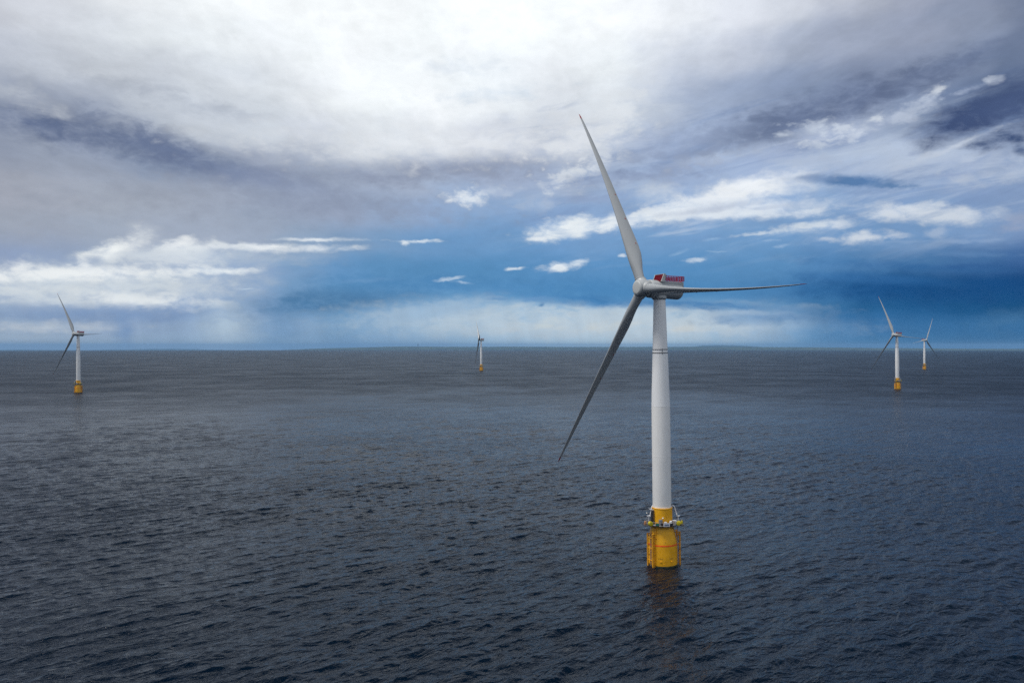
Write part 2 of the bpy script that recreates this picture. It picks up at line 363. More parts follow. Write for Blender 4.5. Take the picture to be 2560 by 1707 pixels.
for (ca, ce, ra, re_, rot, rgb, st, so, k) in CLOUDS:
    m = W.node('ShaderNodeMapping', vector_type='TEXTURE')
    W.put(m.inputs['Vector'], W.vec('MULTIPLY_ADD', sky_col, (1e-9, 1e-9, 1e-9), el_p))
    m.inputs['Location'].default_value = (ca, ce, 0)
    m.inputs['Rotation'].default_value = (0, 0, R(rot))
    m.inputs['Scale'].default_value = (ra * 1.12, re_ * 1.15, 1)
    d = W.math('MULTIPLY_ADD', fz, 2.0 * k, W.vec('LENGTH', m.outputs[0]))
    f = W.math('MULTIPLY', W.ramp01(d, 1.42, 0.58 - 0.6 * so, a=0.0, b=st), lumps)
    sky_col = W.mix(f, sky_col, lin(rgb))

# light and shade inside the cloud deck
tone = W.math('ADD', W.math('MULTIPLY', W.math('SUBTRACT', W.sep(n_deck)[2], 0.5), W.math('MULTIPLY', high, 0.40)),
              W.math('MULTIPLY', W.math('SUBTRACT', W.sep(n_band)[2], 0.5), 0.22))
tone = W.math('ADD', tone, W.math('MULTIPLY', fz, 0.14))
torn = W.noise(W.vec('ADD', deck, W.vec('SCALE', n_deck, scale=0.25)), 5.5, 8.0, 0.62, 0.6)
tone = W.math('ADD', tone, W.math('MULTIPLY', W.math('SUBTRACT', torn, 0.5), W.math('MULTIPLY', high, 0.34)))
rain = W.noise(W.xyz(W.math('MULTIPLY_ADD', el, 0.12, W.math('DIVIDE', az, 1.6)), W.math('MULTIPLY', el, 0.06), 8.0), 1.0, 4.0, 0.6)
tone = W.math('ADD', tone, W.math('MULTIPLY', W.math('SUBTRACT', rain, 0.5), W.ramp01(el, 4.5, 1.5, a=0.0, b=0.34)))
tone = W.math('MINIMUM', W.math('ADD', tone, 1.02), 1.12)
hs = W.node('ShaderNodeHueSaturation')
hs.inputs['Saturation'].default_value = 0.97
W.put(hs.inputs['Color'], sky_col)
gm = W.node('ShaderNodeGamma')
gm.inputs['Gamma'].default_value = 1.04
W.put(gm.inputs['Color'], hs.outputs[0])
sky_col = W.vec('SCALE', W.vec('MULTIPLY', gm.outputs[0], (0.955, 0.995, 1.0)), scale=tone)

# the unseen sky, invented for its light: dark ahead, bright overhead and behind, torn open to clear air here and there
nish = W.node('ShaderNodeTexSky', sky_type='NISHITA')
nish.sun_disc = False
nish.sun_elevation = R(SUN_EL)
nish.sun_rotation = R(SUN_AZ)
nish.altitude = 80
clear = W.vec('SCALE', nish.outputs[0], scale=0.10)
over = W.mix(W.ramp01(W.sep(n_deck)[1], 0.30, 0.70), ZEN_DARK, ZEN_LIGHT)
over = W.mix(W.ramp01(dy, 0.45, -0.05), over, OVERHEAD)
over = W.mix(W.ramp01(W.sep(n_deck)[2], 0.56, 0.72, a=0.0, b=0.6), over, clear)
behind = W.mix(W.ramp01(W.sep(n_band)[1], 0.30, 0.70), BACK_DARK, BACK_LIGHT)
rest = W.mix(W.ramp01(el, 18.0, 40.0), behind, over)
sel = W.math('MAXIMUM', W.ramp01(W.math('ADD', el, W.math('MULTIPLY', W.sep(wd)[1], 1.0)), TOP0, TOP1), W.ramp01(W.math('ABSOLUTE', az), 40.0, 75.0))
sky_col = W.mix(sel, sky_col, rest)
# below the horizon nothing is seen: the water reaches the horizon
bg = W.node('ShaderNodeBackground')
W.put(bg.inputs['Color'], sky_col)
bg.inputs['Strength'].default_value = 1.0
wo = W.node('ShaderNodeOutputWorld')
wt.links.new(bg.outputs[0], wo.inputs['Surface'])
world.cycles.sampling_method = 'MANUAL'
world.cycles.sample_map_resolution = 512


# ------------------------------------------------------------------ materials
def material(name, base, rough=0.5, metal=0.0, lower=None, var=0.06, var_scale=0.3, streak=0.0, rust=0.0, bump=0.0, spec=0.5):
    m = bpy.data.materials.new(name)
    m.use_nodes = True
    t = m.node_tree
    N = Net(t)
    b = t.nodes['Principled BSDF']
    b.inputs['Roughness'].default_value = rough
    b.inputs['Metallic'].default_value = metal
    b.inputs['Specular IOR Level'].default_value = spec
    tcn = N.node('ShaderNodeTexCoord')
    P = tcn.outputs['Object']
    c = tuple(base) + (1.0,)
    n1 = N.noise(P, var_scale, 5.0, 0.6)
    k = N.ramp01(n1, 0.3, 0.7, a=1.0 - var, b=1.0 + var)
    cc = N.vec('SCALE', c[:3], scale=k)
    if lower:                                   # a shaft section repainted in a slightly different white
        lz = N.sep(P)[2]
        cc = N.mix(N.ramp01(lz, lower[0], lower[0] + 0.1, smooth=False), N.vec('MULTIPLY', cc, lower[1]), cc)
    if streak:
        sx, sy, sz = N.sep(P)
        n2 = N.noise(N.xyz(N.math('MULTIPLY', sx, 1.6), N.math('MULTIPLY', sy, 1.6), N.math('MULTIPLY', sz, 0.09)), 1.0, 5.0, 0.6)
        cc = N.mix(N.ramp01(n2, 0.52, 0.75, a=0.0, b=streak), cc, (c[0] * 0.55, c[1] * 0.5, c[2] * 0.42, 1))
    if rust:
        n3 = N.noise(P, 0.9, 7.0, 0.7)
        cc = N.mix(N.ramp01(n3, 0.60, 0.70, a=0.0, b=rust), cc, (0.16, 0.06, 0.02, 1))
    N.put(b.inputs['Base Color'], cc)
    N.put(b.inputs['Roughness'], N.ramp01(n1, 0.3, 0.7, a=rough - 0.06, b=rough + 0.08))
    if bump:
        bn = N.node('ShaderNodeBump')
        bn.inputs['Strength'].default_value = bump
        bn.inputs['Distance'].default_value = 0.05
        N.put(bn.inputs['Height'], N.noise(P, 2.5, 4.0))
        t.links.new(bn.outputs[0], b.inputs['Normal'])
    return m


M = {
    'tower': material('tower paint', (0.84, 0.85, 0.86), 0.42, var=0.03, var_scale=0.12, streak=0.16, lower=(55.5, (0.98, 0.965, 0.94))),
    'blade': material('blade paint', (0.31, 0.33, 0.345), 0.28, var=0.04, var_scale=0.08),
    'blade_red': material('blade tip red', (0.26, 0.008, 0.01), 0.4),
    'shell': material('nacelle paint', (0.36, 0.38, 0.39), 0.38, var=0.04, var_scale=0.2, streak=0.10),
    'cover': material('hub cover paint', (0.45, 0.47, 0.47), 0.5, var=0.03),
    'crimson': material('crimson paint', (0.105, 0.0003, 0.009), 0.7, var=0.12, var_scale=1.0, spec=0.12),
    'magenta': material('railing crimson', (0.36, 0.003, 0.045), 0.5, var=0.12, var_scale=1.0),
    'yellow': material('marine yellow', (0.82, 0.40, 0.0015), 0.5, var=0.10, var_scale=0.35, streak=0.35, rust=0.3),
    'yellow_dark': material('aged marine yellow', (0.66, 0.30, 0.006), 0.6, var=0.18, var_scale=0.8, streak=0.4, rust=0.6),
    'lemon': material('lemon yellow plastic', (0.50, 0.42, 0.01), 0.5, var=0.12, var_scale=1.0),
    'orange': material('orange band', (0.95, 0.12, 0.01), 0.5, var=0.12, var_scale=0.5, streak=0.3),
    'growth': material('marine growth', (0.030, 0.036, 0.008), 0.55, var=0.5, var_scale=1.5, bump=0.6),
    'galv': material('galvanised steel', (0.33, 0.33, 0.33), 0.45, 0.6, var=0.12, var_scale=0.8),
    'grating': material('dark grating', (0.05, 0.045, 0.05), 0.7, var=0.2, var_scale=1.5),
    'white': material('white enamel', (0.70, 0.70, 0.72), 0.4, var=0.05),
    'navy': material('navy plastic', (0.012, 0.022, 0.09), 0.45, var=0.15),
    'grey': material('grey cabinet', (0.20, 0.20, 0.21), 0.5, var=0.1),
    'teal': material('teal cabinet', (0.02, 0.13, 0.10), 0.5, var=0.1),
    'black': material('black rubber', (0.012, 0.012, 0.013), 0.7, var=0.2),
    'brown': material('brown wood crate', (0.12, 0.06, 0.025), 0.8, var=0.25, var_scale=2.0),
    'tan': material('tan buoy', (0.42, 0.20, 0.09), 0.5, var=0.1),
    'slate': material('slate lettering', (0.07, 0.10, 0.17), 0.6, var=0.1),
    'panel': material('pale sign panel', (0.22, 0.27, 0.38), 0.5, var=0.05),
}

lamp_m = material('lamp glass', (0.8, 0.78, 0.70), 0.15)
M['lamp'] = lamp_m


# ------------------------------------------------------------------ mesh helpers
class MB:
    def __init__(self):
        self.bm = bmesh.new()
        self.mi = 0

    def _tag(self, faces):
        for f in faces:
            f.material_index = self.mi

    def ring(self, pts):
        return [self.bm.verts.new(p) for p in pts]

    def bridge(self, a, b):
        n = len(a)
        self._tag([self.bm.faces.new((a[i], a[(i + 1) % n], b[(i + 1) % n], b[i])) for i in range(n)])

    def lathe(self, prof, seg=48, axis='Z', cap=True, M_=None):
        """prof: (radius, height)"""
        rings = []
        for r, h in prof:
            ps = []
            for i in range(seg):
                a = 2 * math.pi * i / seg
                p = Vector((r * math.cos(a), r * math.sin(a), h)) if axis == 'Z' else Vector((r * math.sin(a), h, r * math.cos(a)))
                ps.append(M_ @ p if M_ else p)
            rings.append(self.ring(ps))
        for a, b in zip(rings, rings[1:]):
            self.bridge(a, b)
        if cap:
            self._tag([self.bm.faces.new(rings[0]), self.bm.faces.new(rings[-1])])
        return self

    def tube(self, p, q, r, r2=None, seg=8):
        p, q = Vector(p), Vector(q)
        d = (q - p)
        if d.length < 1e-6:
            return self
        mt = Matrix.Translation(p) @ d.to_track_quat('Z', 'Y').to_matrix().to_4x4()
        return self.lathe([(r, 0), (r2 if r2 is not None else r, d.length)], seg, M_=mt)

    def path(self, pts, r, seg=8):
        for a, b in zip(pts, pts[1:]):
            self.tube(a, b, r, seg=seg)
        return self

    def box(self, c, s, rz=0.0, bev=0.0, mat=None):
        x, y, z = s[0] / 2, s[1] / 2, s[2] / 2
        mt = Matrix.Translation(c) @ Matrix.Rotation(rz, 4, 'Z')
        if mat is not None:
            mt = mt @ mat
        vs = [self.bm.verts.new(mt @ Vector((sx * x, sy * y, sz * z))) for sz in (-1, 1) for sy in (-1, 1) for sx in (-1, 1)]
        fs = [(0, 2, 3, 1), (4, 5, 7, 6), (0, 1, 5, 4), (2, 6, 7, 3), (0, 4, 6, 2), (1, 3, 7, 5)]
        faces = [self.bm.faces.new([vs[i] for i in f]) for f in fs]
        self._tag(faces)
        if bev:
            es = list({e for f in faces for e in f.edges})
            r = bmesh.ops.bevel(self.bm, geom=es, offset=bev, segments=2, affect='EDGES', profile=0.6)
            self._tag(r['faces'])
        return self

    def poly(self, outline, w, M_):
        """prism: 2D outline extruded by w, placed by M_ (outline in x,y; extrusion along z, centred)"""
        a = self.ring([M_ @ Vector((x, y, -w / 2)) for x, y in outline])
        b = self.ring([M_ @ Vector((x, y, w / 2)) for x, y in outline])
        self.bridge(a, b)
        self._tag([self.bm.faces.new(a), self.bm.faces.new(b)])
        return self

    def build(self, name, mats, parent=None, smooth=35.0, loc=None, rot=None):
        bmesh.ops.recalc_face_normals(self.bm, faces=self.bm.faces)
        me = bpy.data.meshes.new(name)
        self.bm.to_mesh(me)
        self.bm.free()
        if not isinstance(mats, (list, tuple)):
            mats = [mats]
        for m in mats:
            me.materials.append(m)
        if smooth:
            me.polygons.foreach_set('use_smooth', [True] * len(me.polygons))
            me.set_sharp_from_angle(angle=R(smooth))
        o = bpy.data.objects.new(name, me)
        col.objects.link(o)
        if parent is not None:
            o.parent = parent
        if loc is not None:
            o.location = loc
        if rot is not None:
            o.rotation_euler = rot
        return o


def tag(o, label=None, cat=None, group=None, kind=None):
    for k, v in (('label', label), ('category', cat), ('group', group), ('kind', kind)):
        if v:
            o[k] = v
    return o


# ------------------------------------------------------------------ the sea
def make_sea():
    rng = np.random.default_rng(7)
    # rings: spacing follows what one can resolve from the air, out past the horizon
    rad = [2.0, 30.0, 60.0, 90.0, 115.0]
    r = 125.0
    while r < 33000.0:
        rad.append(r)
        r += max(0.40, r * r / (EYE * 796.0) / 3.6)
    rad = np.array(rad)
    fine_a = np.arange(-42.0, 42.0001, 0.066)
    left = np.concatenate([np.arange(-180.0, -60.0, 6.0), np.arange(-60.0, -42.0, 0.5)])
    angs = np.radians(np.concatenate([left, fine_a, -left[::-1][:-1]]))
    A, Rr = np.meshgrid(angs, rad)
    X, Y = Rr * np.sin(A), Rr * np.cos(A)
    step = np.gradient(rad)
    step[0] = step[1]
    keep_fine = (np.abs(np.degrees(A)) <= 42.5) & (Rr > 110)
    Z = np.zeros_like(X)
    DX = np.zeros_like(X)
    DY = np.zeros_like(X)
    patch = 1.0 + 0.12 * np.sin(X / 17.0 + 2.1 * np.sin(Y / 29.0)) * np.sin(Y / 23.0 + 1.4 * np.sin(X / 31.0)) + 0.28 * np.sin(X / 61.0 + 1.3 * np.sin(Y / 97.0)) * np.sin(Y / 83.0 + 1.7 * np.sin(X / 118.0))
    n = 170
    lam = 1.3 * (12.0 / 1.3) ** rng.random(n)
    main = R(133.0)            # direction the seas run, measured from +x
    th = main + rng.normal(0, 1.0, n) * np.where(lam > 4, R(17.0), R(36.0))
    lam[:10] = rng.uniform(18.0, 34.0, 10)
    lam[10:22] = rng.uniform(34.0, 80.0, 12)
    swell = rng.random(n) < 0.15
    th[swell] = R(78.0) + rng.normal(0, R(12), swell.sum())
    for L, t in zip(lam, th):
        k = 2 * math.pi / L
        slope = SEA_SLOPE * min(1.0, (L / 4.0) ** 0.6) * (1.0 if L < 9 else (9 / L) ** 0.65)
        a = slope / k
        w = np.clip((L / (1.9 * step) - 0.7) / 0.9, 0, 1)[:, None]
        ph = k * (X * math.cos(t) + Y * math.sin(t)) + rng.random() * 6.283
        s, c = np.sin(ph), np.cos(ph)
        Z += a * w * c
        DX -= a * w * s * math.cos(t) * 0.8
        DY -= a * w * s * math.sin(t) * 0.8
    mask = keep_fine * patch
    Z *= mask
    DX *= mask
    DY *= mask
    Zc = Z - Rr ** 2 / (2 * EARTH)
    V = np.stack([X + DX, Y + DY, Zc], -1).reshape(-1, 3).astype(np.float32)
    nr, na = X.shape
    i = np.arange(nr - 1)[:, None] * na + np.arange(na - 1)[None, :]
    F = np.stack([i, i + 1, i + na + 1, i + na], -1).reshape(-1, 4)
    F = F[:, ::-1]
    me = bpy.data.meshes.new("sea")
    me.vertices.add(len(V))
    me.vertices.foreach_set('co', V.ravel())
    me.loops.add(F.size)
    me.loops.foreach_set('vertex_index', F.ravel().astype(np.int32))
    me.polygons.add(len(F))
    me.polygons.foreach_set('loop_start', np.arange(0, F.size, 4, dtype=np.int32))
    me.polygons.foreach_set('loop_total', np.full(len(F), 4, dtype=np.int32))
    me.polygons.foreach_set('use_smooth', np.ones(len(F), dtype=bool))
    me.update(calc_edges=True)
    if me.polygons[len(F) // 2].normal.z < 0:
        me.flip_normals()
    o = bpy.data.objects.new("sea", me)
    col.objects.link(o)
    tag(o, kind='structure')
    m = bpy.data.materials.new("sea water")
    m.use_nodes = True
    N = Net(m.node_tree)
    b = m.node_tree.nodes['Principled BSDF']
    P = N.node('ShaderNodeTexCoord').outputs['Object']
    rotm = N.node('ShaderNodeMapping')
    N.put(rotm.inputs['Vector'], P)
    rotm.inputs['Rotation'].default_value = (0, 0, -main)
    x, y, z = N.sep(rotm.outputs[0])
    Q = N.xyz(x, N.math('MULTIPLY', y, 0.45), 0.0)
    gust = N.noise(P, 0.006, 4.0, 0.6)
    patchy = N.noise(P, 0.03, 3.0, 0.6)
    b.inputs['Base Color'].default_value = SEA_BASE
    b.inputs['IOR'].default_value = 1.33
    b.inputs['Specular IOR Level'].default_value = SEA_SPEC
    # the mesh carries the waves close by; farther out, where it is too coarse for them, their slopes count as roughness
    dist = N.vec('LENGTH', P)
    rr = N.ramp01(dist, 250.0, 1800.0, a=SEA_ROUGH, b=SEA_ROUGH_FAR)
    N.put(b.inputs['Roughness'], N.math('MULTIPLY', rr, N.math('MULTIPLY', N.ramp01(gust, 0.3, 0.7, a=0.85, b=1.15), N.ramp01(patchy, 0.3, 0.7, a=0.9, b=1.1))))
    h0 = N.noise(Q, 0.035, 3.0, 0.55, 0.8)
    h1 = N.noise(Q, 0.17, 3.0, 0.55, 0.6)
    h2 = N.noise(Q, 0.75, 4.0, 0.6, 0.5)
    def crest(v):
        return N.math('SUBTRACT', 1.0, N.math('ABSOLUTE', N.math('MULTIPLY_ADD', v, 2.0, -1.0)))
    h3 = N.noise(Q, 2.4, 3.0, 0.6, 0.4)
    h = N.math('MULTIPLY_ADD', crest(h1), 0.8, N.math('MULTIPLY', crest(h2), 0.22))
    h = N.math('MULTIPLY_ADD', crest(h3), 0.03, h)
    h = N.math('MULTIPLY_ADD', crest(h0), 1.2, h)
    bn = N.node('ShaderNodeBump')
    N.put(bn.inputs['Height'], h)
    N.put(bn.inputs['Strength'], 1.0)
    N.put(bn.inputs['Distance'], N.math('MULTIPLY', N.ramp01(gust, 0.3, 0.7, a=0.75, b=1.2), SEA_BUMP))
    m.node_tree.links.new(bn.outputs[0], b.inputs['Normal'])
    me.materials.append(m)
    return o


make_sea()


# ------------------------------------------------------------------ far coast, past the horizon
def ridge(name, az0, az1, dist, depth, heights, mat, seed, rough=8.0, nseg=260):
    """land as a strip of ground: rises from the shore to a ridge line and falls away behind it"""
    rnd = np.random.default_rng(seed)
    azs = np.radians(np.linspace(az0, az1, nseg))
    hs = np.interp(np.linspace(0, 1, nseg), [h[0] for h in heights], [h[1] for h in heights])
    nz = np.zeros(nseg)
    for o_ in range(1, 7):
        f = 2.0 ** o_
        nz += np.sin(np.linspace(0, f * 6.0, nseg) + rnd.random() * 6.28) / f ** 0.7
    hs = np.maximum(hs + nz * rough * np.clip(hs / 60.0, 0, 1), 0.0)
    prof = [(0.0, -25.0, 0.0), (0.02, 0.02, 0.12), (0.22, 0.30, 0.5), (0.5, 0.78, 0.9), (0.75, 1.0, 1.0), (1.0, 0.55, 0.6), (1.3, 0.0, 0.0)]
    bm = bmesh.new()
    rows = []
    for t, hh, _ in prof:
        row = []
        for a, h in zip(azs, hs):
            d = dist + depth * t + rnd.normal(0, depth * 0.01)
            z = (h * hh if hh >= 0 else hh) - d * d / (2 * EARTH)
            z += (rnd.normal(0, 0.03) * h if 0 < hh < 1 else 0)
            row.append(bm.verts.new((d * math.sin(a), d * math.cos(a), z)))
        rows.append(row)
    for r0, r1 in zip(rows, rows[1:]):
        for i in range(nseg - 1):
            bm.faces.new((r0[i], r0[i + 1], r1[i + 1], r1[i]))
    me = bpy.data.meshes.new(name)
    bm.normal_update()
    bm.to_mesh(me)
    bm.free()
    me.polygons.foreach_set('use_smooth', [True] * len(me.polygons))
    me.materials.append(mat)
    o = bpy.data.objects.new(name, me)
    col.objects.link(o)
    tag(o, kind='structure')
    return o


def land_material():
    m = bpy.data.materials.new("farmland and woods")
    m.use_nodes = True
    N = Net(m.node_tree)
    b = m.node_tree.nodes['Principled BSDF']
    P = N.node('ShaderNodeTexCoord').outputs['Object']
    n = N.noise(P, 0.0012, 5.0, 0.6)
    n2 = N.noise(P, 0.004, 3.0, 0.6)
    c = N.mix(N.ramp01(n, 0.40, 0.60), (0.020, 0.035, 0.018, 1), (0.05, 0.07, 0.03, 1))
    c = N.mix(N.ramp01(n2, 0.62, 0.70, b=0.5), c, (0.13, 0.12, 0.05, 1))
    N.put(b.inputs['Base Color'], c)
    b.inputs['Roughness'].default_value = 0.95
    return m


land = land_material()
ridge('coast', -16.0, 35.0, 33500.0, 5000.0,
      [(0, 10), (0.05, 70), (0.10, 120), (0.15, 165), (0.22, 150), (0.32, 160), (0.45, 145), (0.62, 150), (0.70, 135), (0.78, 110), (0.9, 85), (1, 80)], land, 3, 7.0, nseg=320)
ridge('distant_hills', 3.0, 23.0, 52000.0, 8000.0,
      [(0, 60), (0.25, 150), (0.40, 150), (0.47, 230), (0.52, 390), (0.58, 415), (0.66, 360), (0.75, 230), (0.9, 120), (1, 40)], land, 5, 10.0)
ridge('distant_hills', -36.0, -17.0, 56000.0, 8000.0,
      [(0, 60), (0.2, 130), (0.4, 110), (0.55, 150), (0.66, 190), (0.8, 110), (1, 40)], land, 9, 14.0)

# power-station chimney on the coast
chim = MB()
_ca, _cd = math.atan((960.0 - 1176.0) / 1829.0), 34500.0
_cz = -_cd * _cd / (2 * EARTH) + 90.0
chim.lathe([(17, 0), (14, 60), (12, 190)], 16)
c_o = chim.build('chimney', material('concrete chimney', (0.12, 0.12, 0.12), 0.8), None)
c_o.location = (_cd * math.sin(_ca), _cd * math.cos(_ca), _cz)
tag(c_o, 'tall thin chimney rising from the hazy blue coast on the horizon', 'chimney')


# ------------------------------------------------------------------ turbine
def blade_mesh(mb, r0, r1, n, cap0=True, cap1=True):
    tab = [  # radius, chord, thickness, roundness, angle
        (2.7, 3.35, 3.35, 1.0, -18), (4.5, 3.35, 3.35, 1.0, -18), (7.0, 3.75, 3.10, 0.75, -18), (10.0, 4.75, 2.70, 0.4, -18),
        (13.5, 5.45, 2.20, 0.15, -17), (17.0, 5.45, 1.80, 0.0, -15), (22.0, 4.95, 1.42, 0.0, -13), (30.0, 4.10, 1.02, 0.0, -10),
        (40.0, 3.25, 0.74, 0.0, -8), (50.0, 2.50, 0.54, 0.0, -6), (60.0, 1.85, 0.38, 0.0, -5), (68.0, 1.35, 0.27, 0.0, -4),
        (73.0, 0.95, 0.19, 0.0, -4), (75.8, 0.60, 0.13, 0.0, -4), (77.0, 0.12, 0.04, 0.0, -4)]
    rs = np.array([t[0] for t in tab])

    def at(r, j):
        return float(np.interp(r, rs, [t[j] for t in tab]))

    rings = []
    seg = 36
    for i in range(n + 1):
        r = r0 + (r1 - r0) * i / n
        c, th, rd, be = at(r, 1), at(r, 2), at(r, 3), R(at(r, 4))
        te = Vector((-math.sin(be), math.cos(be), 0))
        nm = Vector((math.cos(be), math.sin(be), 0))
        ox = -3.4 * max(0.0, (r - 3) / 74.0) ** 2.2
        oy = -(r) * math.tan(R(3.4)) - 1.6 * (r / 77.0) ** 2
        ps = []
        for k in range(seg):
            a = 2 * math.pi * k / seg
            # circle
            cx, cy = -math.cos(a) * 0.5 * c, math.sin(a) * 0.5 * th
            # aerofoil: leading edge at -x, thin trailing edge
            xx = (1 - math.cos(a)) / 2
            yt = 5 * (0.2969 * math.sqrt(xx) - 0.1260 * xx - 0.3516 * xx ** 2 + 0.2843 * xx ** 3 - 0.1036 * xx ** 4)
            sgn = 1 if math.sin(a) >= 0 else -1
            ax, ay = (xx - 0.34) * c, sgn * yt * th + 0.10 * th * math.sin(math.pi * xx)
            px, py = cx * rd + ax * (1 - rd), cy * rd + ay * (1 - rd)
            ps.append(te * px + nm * py + Vector((ox, oy, r)))
        rings.append(mb.ring(ps))
    for a, b in zip(rings, rings[1:]):
        mb.bridge(a, b)
    mb._tag([mb.bm.faces.new(rings[0]), mb.bm.faces.new(rings[-1])])
    return mb


def blade_surface_point(r, chord_frac, side, ):
    """a point on the blade skin, for the small red markers"""
    be = R(-15)
    return r, chord_frac, side


HUB_Z = 96.7
OVERHANG = 7.2


def make_turbine():
    root = bpy.data.objects.new('wind_turbine', None)
    col.objects.link(root)

    # --- floating foundation
    f = MB()
    f.lathe([(5.05, 0.55), (5.05, 7.6), (4.95, 8.6), (4.15, 12.4), (3.72, 14.0), (3.55, 14.15), (3.55, 19.85), (3.62, 19.88), (3.62, 20.08), (3.2, 20.1)], 72)
    fo = f.build('floating_foundation', M['yellow'], root)
    g = MB()
    g.lathe([(5.05, -12.0), (5.10, -1.5), (5.14, 0.2), (5.08, 0.56)], 72)
    g.build('marine_growth', M['growth'], fo)
    b = MB()
    b.lathe([(5.0, 7.28), (5.075, 7.3), (5.065, 7.78), (4.98, 7.8)], 72, cap=False)
    b.build('orange_band', M['orange'], fo)
    # landing bumpers and ladders, left and right
    for side, angs_ in ((-1, (68, 44)), (1, (84, 112))):
        l = MB()
        pts = []
        for a in angs_:
            x, y = side * 6.0 * math.sin(R(a)), -6.0 * math.cos(R(a))
            pts.append((x, y))
            l.tube((x, y, -3.0), (x, y, 11.6), 0.30, seg=14)
            xi, yi = x * 0.84, y * 0.84
            for z in (0.9, 4.0, 7.4, 10.6):
                l.tube((x, y, z), (xi * 0.98, yi * 0.98, z), 0.16, seg=8)
            l.tube((x, y, 11.4), (xi * 0.86, yi * 0.86, 11.4), 0.20, seg=10)
        for z in (2.4, 6.6, 10.0):
            l.tube((pts[0][0], pts[0][1], z), (pts[1][0], pts[1][1], z), 0.12, seg=8)
        l.build('boat_landing', M['yellow_dark'], fo)
        d = MB()
        am = R(sum(angs_) / 2)
        cx, cy = side * 5.65 * math.sin(am), -5.65 * math.cos(am)
        tx, ty = math.cos(am) * side, math.sin(am)
        for s in (-0.32, 0.32):
            d.tube((cx + tx * s, cy + ty * s, -2.0), (cx + tx * s, cy + ty * s, 14.2), 0.06, seg=6)
        z = -1.5
        while z < 14.0:
            d.tube((cx - tx * 0.32, cy - ty * 0.32, z), (cx + tx * 0.32, cy + ty * 0.32, z), 0.035, seg=5)
            z += 0.32
        d.build('ladder', M['galv'], fo)
    # cable and service pipes running down the cone
    for (a, r_, m_) in ((-41, 0.17, 'yellow'), (-47, 0.11, 'yellow_dark'), (62, 0.10, 'galv')):
        p = MB()
        P_ = lambda rr, z: (rr * math.sin(R(a)), -rr * math.cos(R(a)), z)
        p.path([P_(4.0, 14.1), P_(4.5, 12.0), P_(5.32, 8.4), P_(5.40, 7.5), P_(5.40, -2.0)], r_, 8)
        p.build('pipe', M[m_], fo)
    # small brackets and pad eyes
    for a, z, w, d_, h in ((-17, 2.1, 0.75, 0.35, 0.22), (27, 2.1, 0.75, 0.35, 0.22), (-3, 10.6, 0.40, 0.22, 0.16), (0, 8.9, 0.45, 0.22, 0.16),
                           (-5, 1.3, 0.30, 0.16, 0.14), (-33, 11.7, 0.4, 0.3, 0.3), (-36, 9.9, 0.4, 0.3, 0.3)):
        rr = 5.05 if z < 8 else float(np.interp(z, [8.6, 12.4], [4.95, 4.15]))
        k = MB()
        k.box((rr * math.sin(R(a)), -rr * math.cos(R(a)), z), (w, d_, h), rz=R(a), bev=0.03)
        k.build('bracket', M['yellow_dark'] if z > 8 else M['yellow'], fo)
    # stencilled marks: short dark dashes and the pale draught lines above the water
    k = MB()
    def plate(a, z, w, h, r_=5.065):
        n_ = max(2, int(w / 0.25))
        aw = w / r_
        ps0, ps1 = [], []
        for i in range(n_ + 1):
            aa = R(a) - aw / 2 + aw * i / n_
            ps0.append(k.bm.verts.new((r_ * math.sin(aa), -r_ * math.cos(aa), z - h / 2)))
            ps1.append(k.bm.verts.new((r_ * math.sin(aa), -r_ * math.cos(aa), z + h / 2)))
        for i in range(n_):
            k.bm.faces.new((ps0[i], ps0[i + 1], ps1[i + 1], ps1[i]))
    for half in (((-26, 0.42), (-18.5, 0.42), (-12, 0.36)), ((20, 0.42), (27, 0.5), (33, 0.4))):
        k = MB()
        for a, w in half:
            plate(a, 3.15, w, 0.20)
        k.build('lettering', M['brown'], fo, smooth=None)
    k = MB()
    for i, z in enumerate((2.25, 1.85, 1.45, 1.05)):
        plate(4 if i % 2 else 5, z, 1.45, 0.07)
    k.build('draught_marks', M['yellow_dark'], fo, smooth=None)

    # --- service platform
    p = MB()
    n8 = 12
    def ringpts(r_, z, n=n8, off=math.pi / n8):
        return [(r_ * math.cos(2 * math.pi * i / n + off), r_ * math.sin(2 * math.pi * i / n + off), z) for i in range(n)]
    ro, ri = 5.75, 3.57
    a0, a1 = p.ring(ringpts(ro, 14.55)), p.ring(ringpts(ro, 14.30))
    b0, b1 = p.ring(ringpts(ri, 14.55)), p.ring(ringpts(ri, 14.30))
    p.bridge(a0, a1)
    p.bridge(b0, b1)
    p.bridge(a0, b0)
    p.bridge(a1, b1)
    for sx in (-1, 1):                                      # side wings that carry the raft drums
        p.box((sx * 6.15, -2.2, 14.42), (1.6, 3.6, 0.22))
    p.mi = 1
    for i in range(n8):
        x, y, _ = ringpts(ro - 0.25, 0)[i]
        p.tube((x, y, 14.25), (x * 0.66, y * 0.66, 12.9), 0.10, seg=6)
    po = p.build('platform', [M['grating'], M['galv']], root, smooth=None)
    e = MB()
    pts = ringpts(ro - 0.05, 0)
    for z, r_ in ((14.62, 0.13), (15.15, 0.035), (15.70, 0.05)):
        for i in range(n8):
            q, w = pts[i], pts[(i + 1) % n8]
            e.tube((q[0], q[1], z), (w[0], w[1], z), r_, seg=6)
    for i in range(n8):
        q, w = Vector(pts[i]), Vector(pts[(i + 1) % n8])
        for t in (0, 0.5):
            s = q.lerp(w, t)
            e.tube((s.x, s.y, 14.55), (s.x, s.y, 15.72), 0.045, seg=6)
    e.build('railing', M['galv'], po)
    # sign board on the front rail
    s = MB()
    s.box((0.45, -5.86, 15.05), (2.15, 0.08, 1.15), bev=0.02)
    s.mi = 1
    s.box((0.45, -5.91, 15.05), (1.62, 0.03, 0.66))
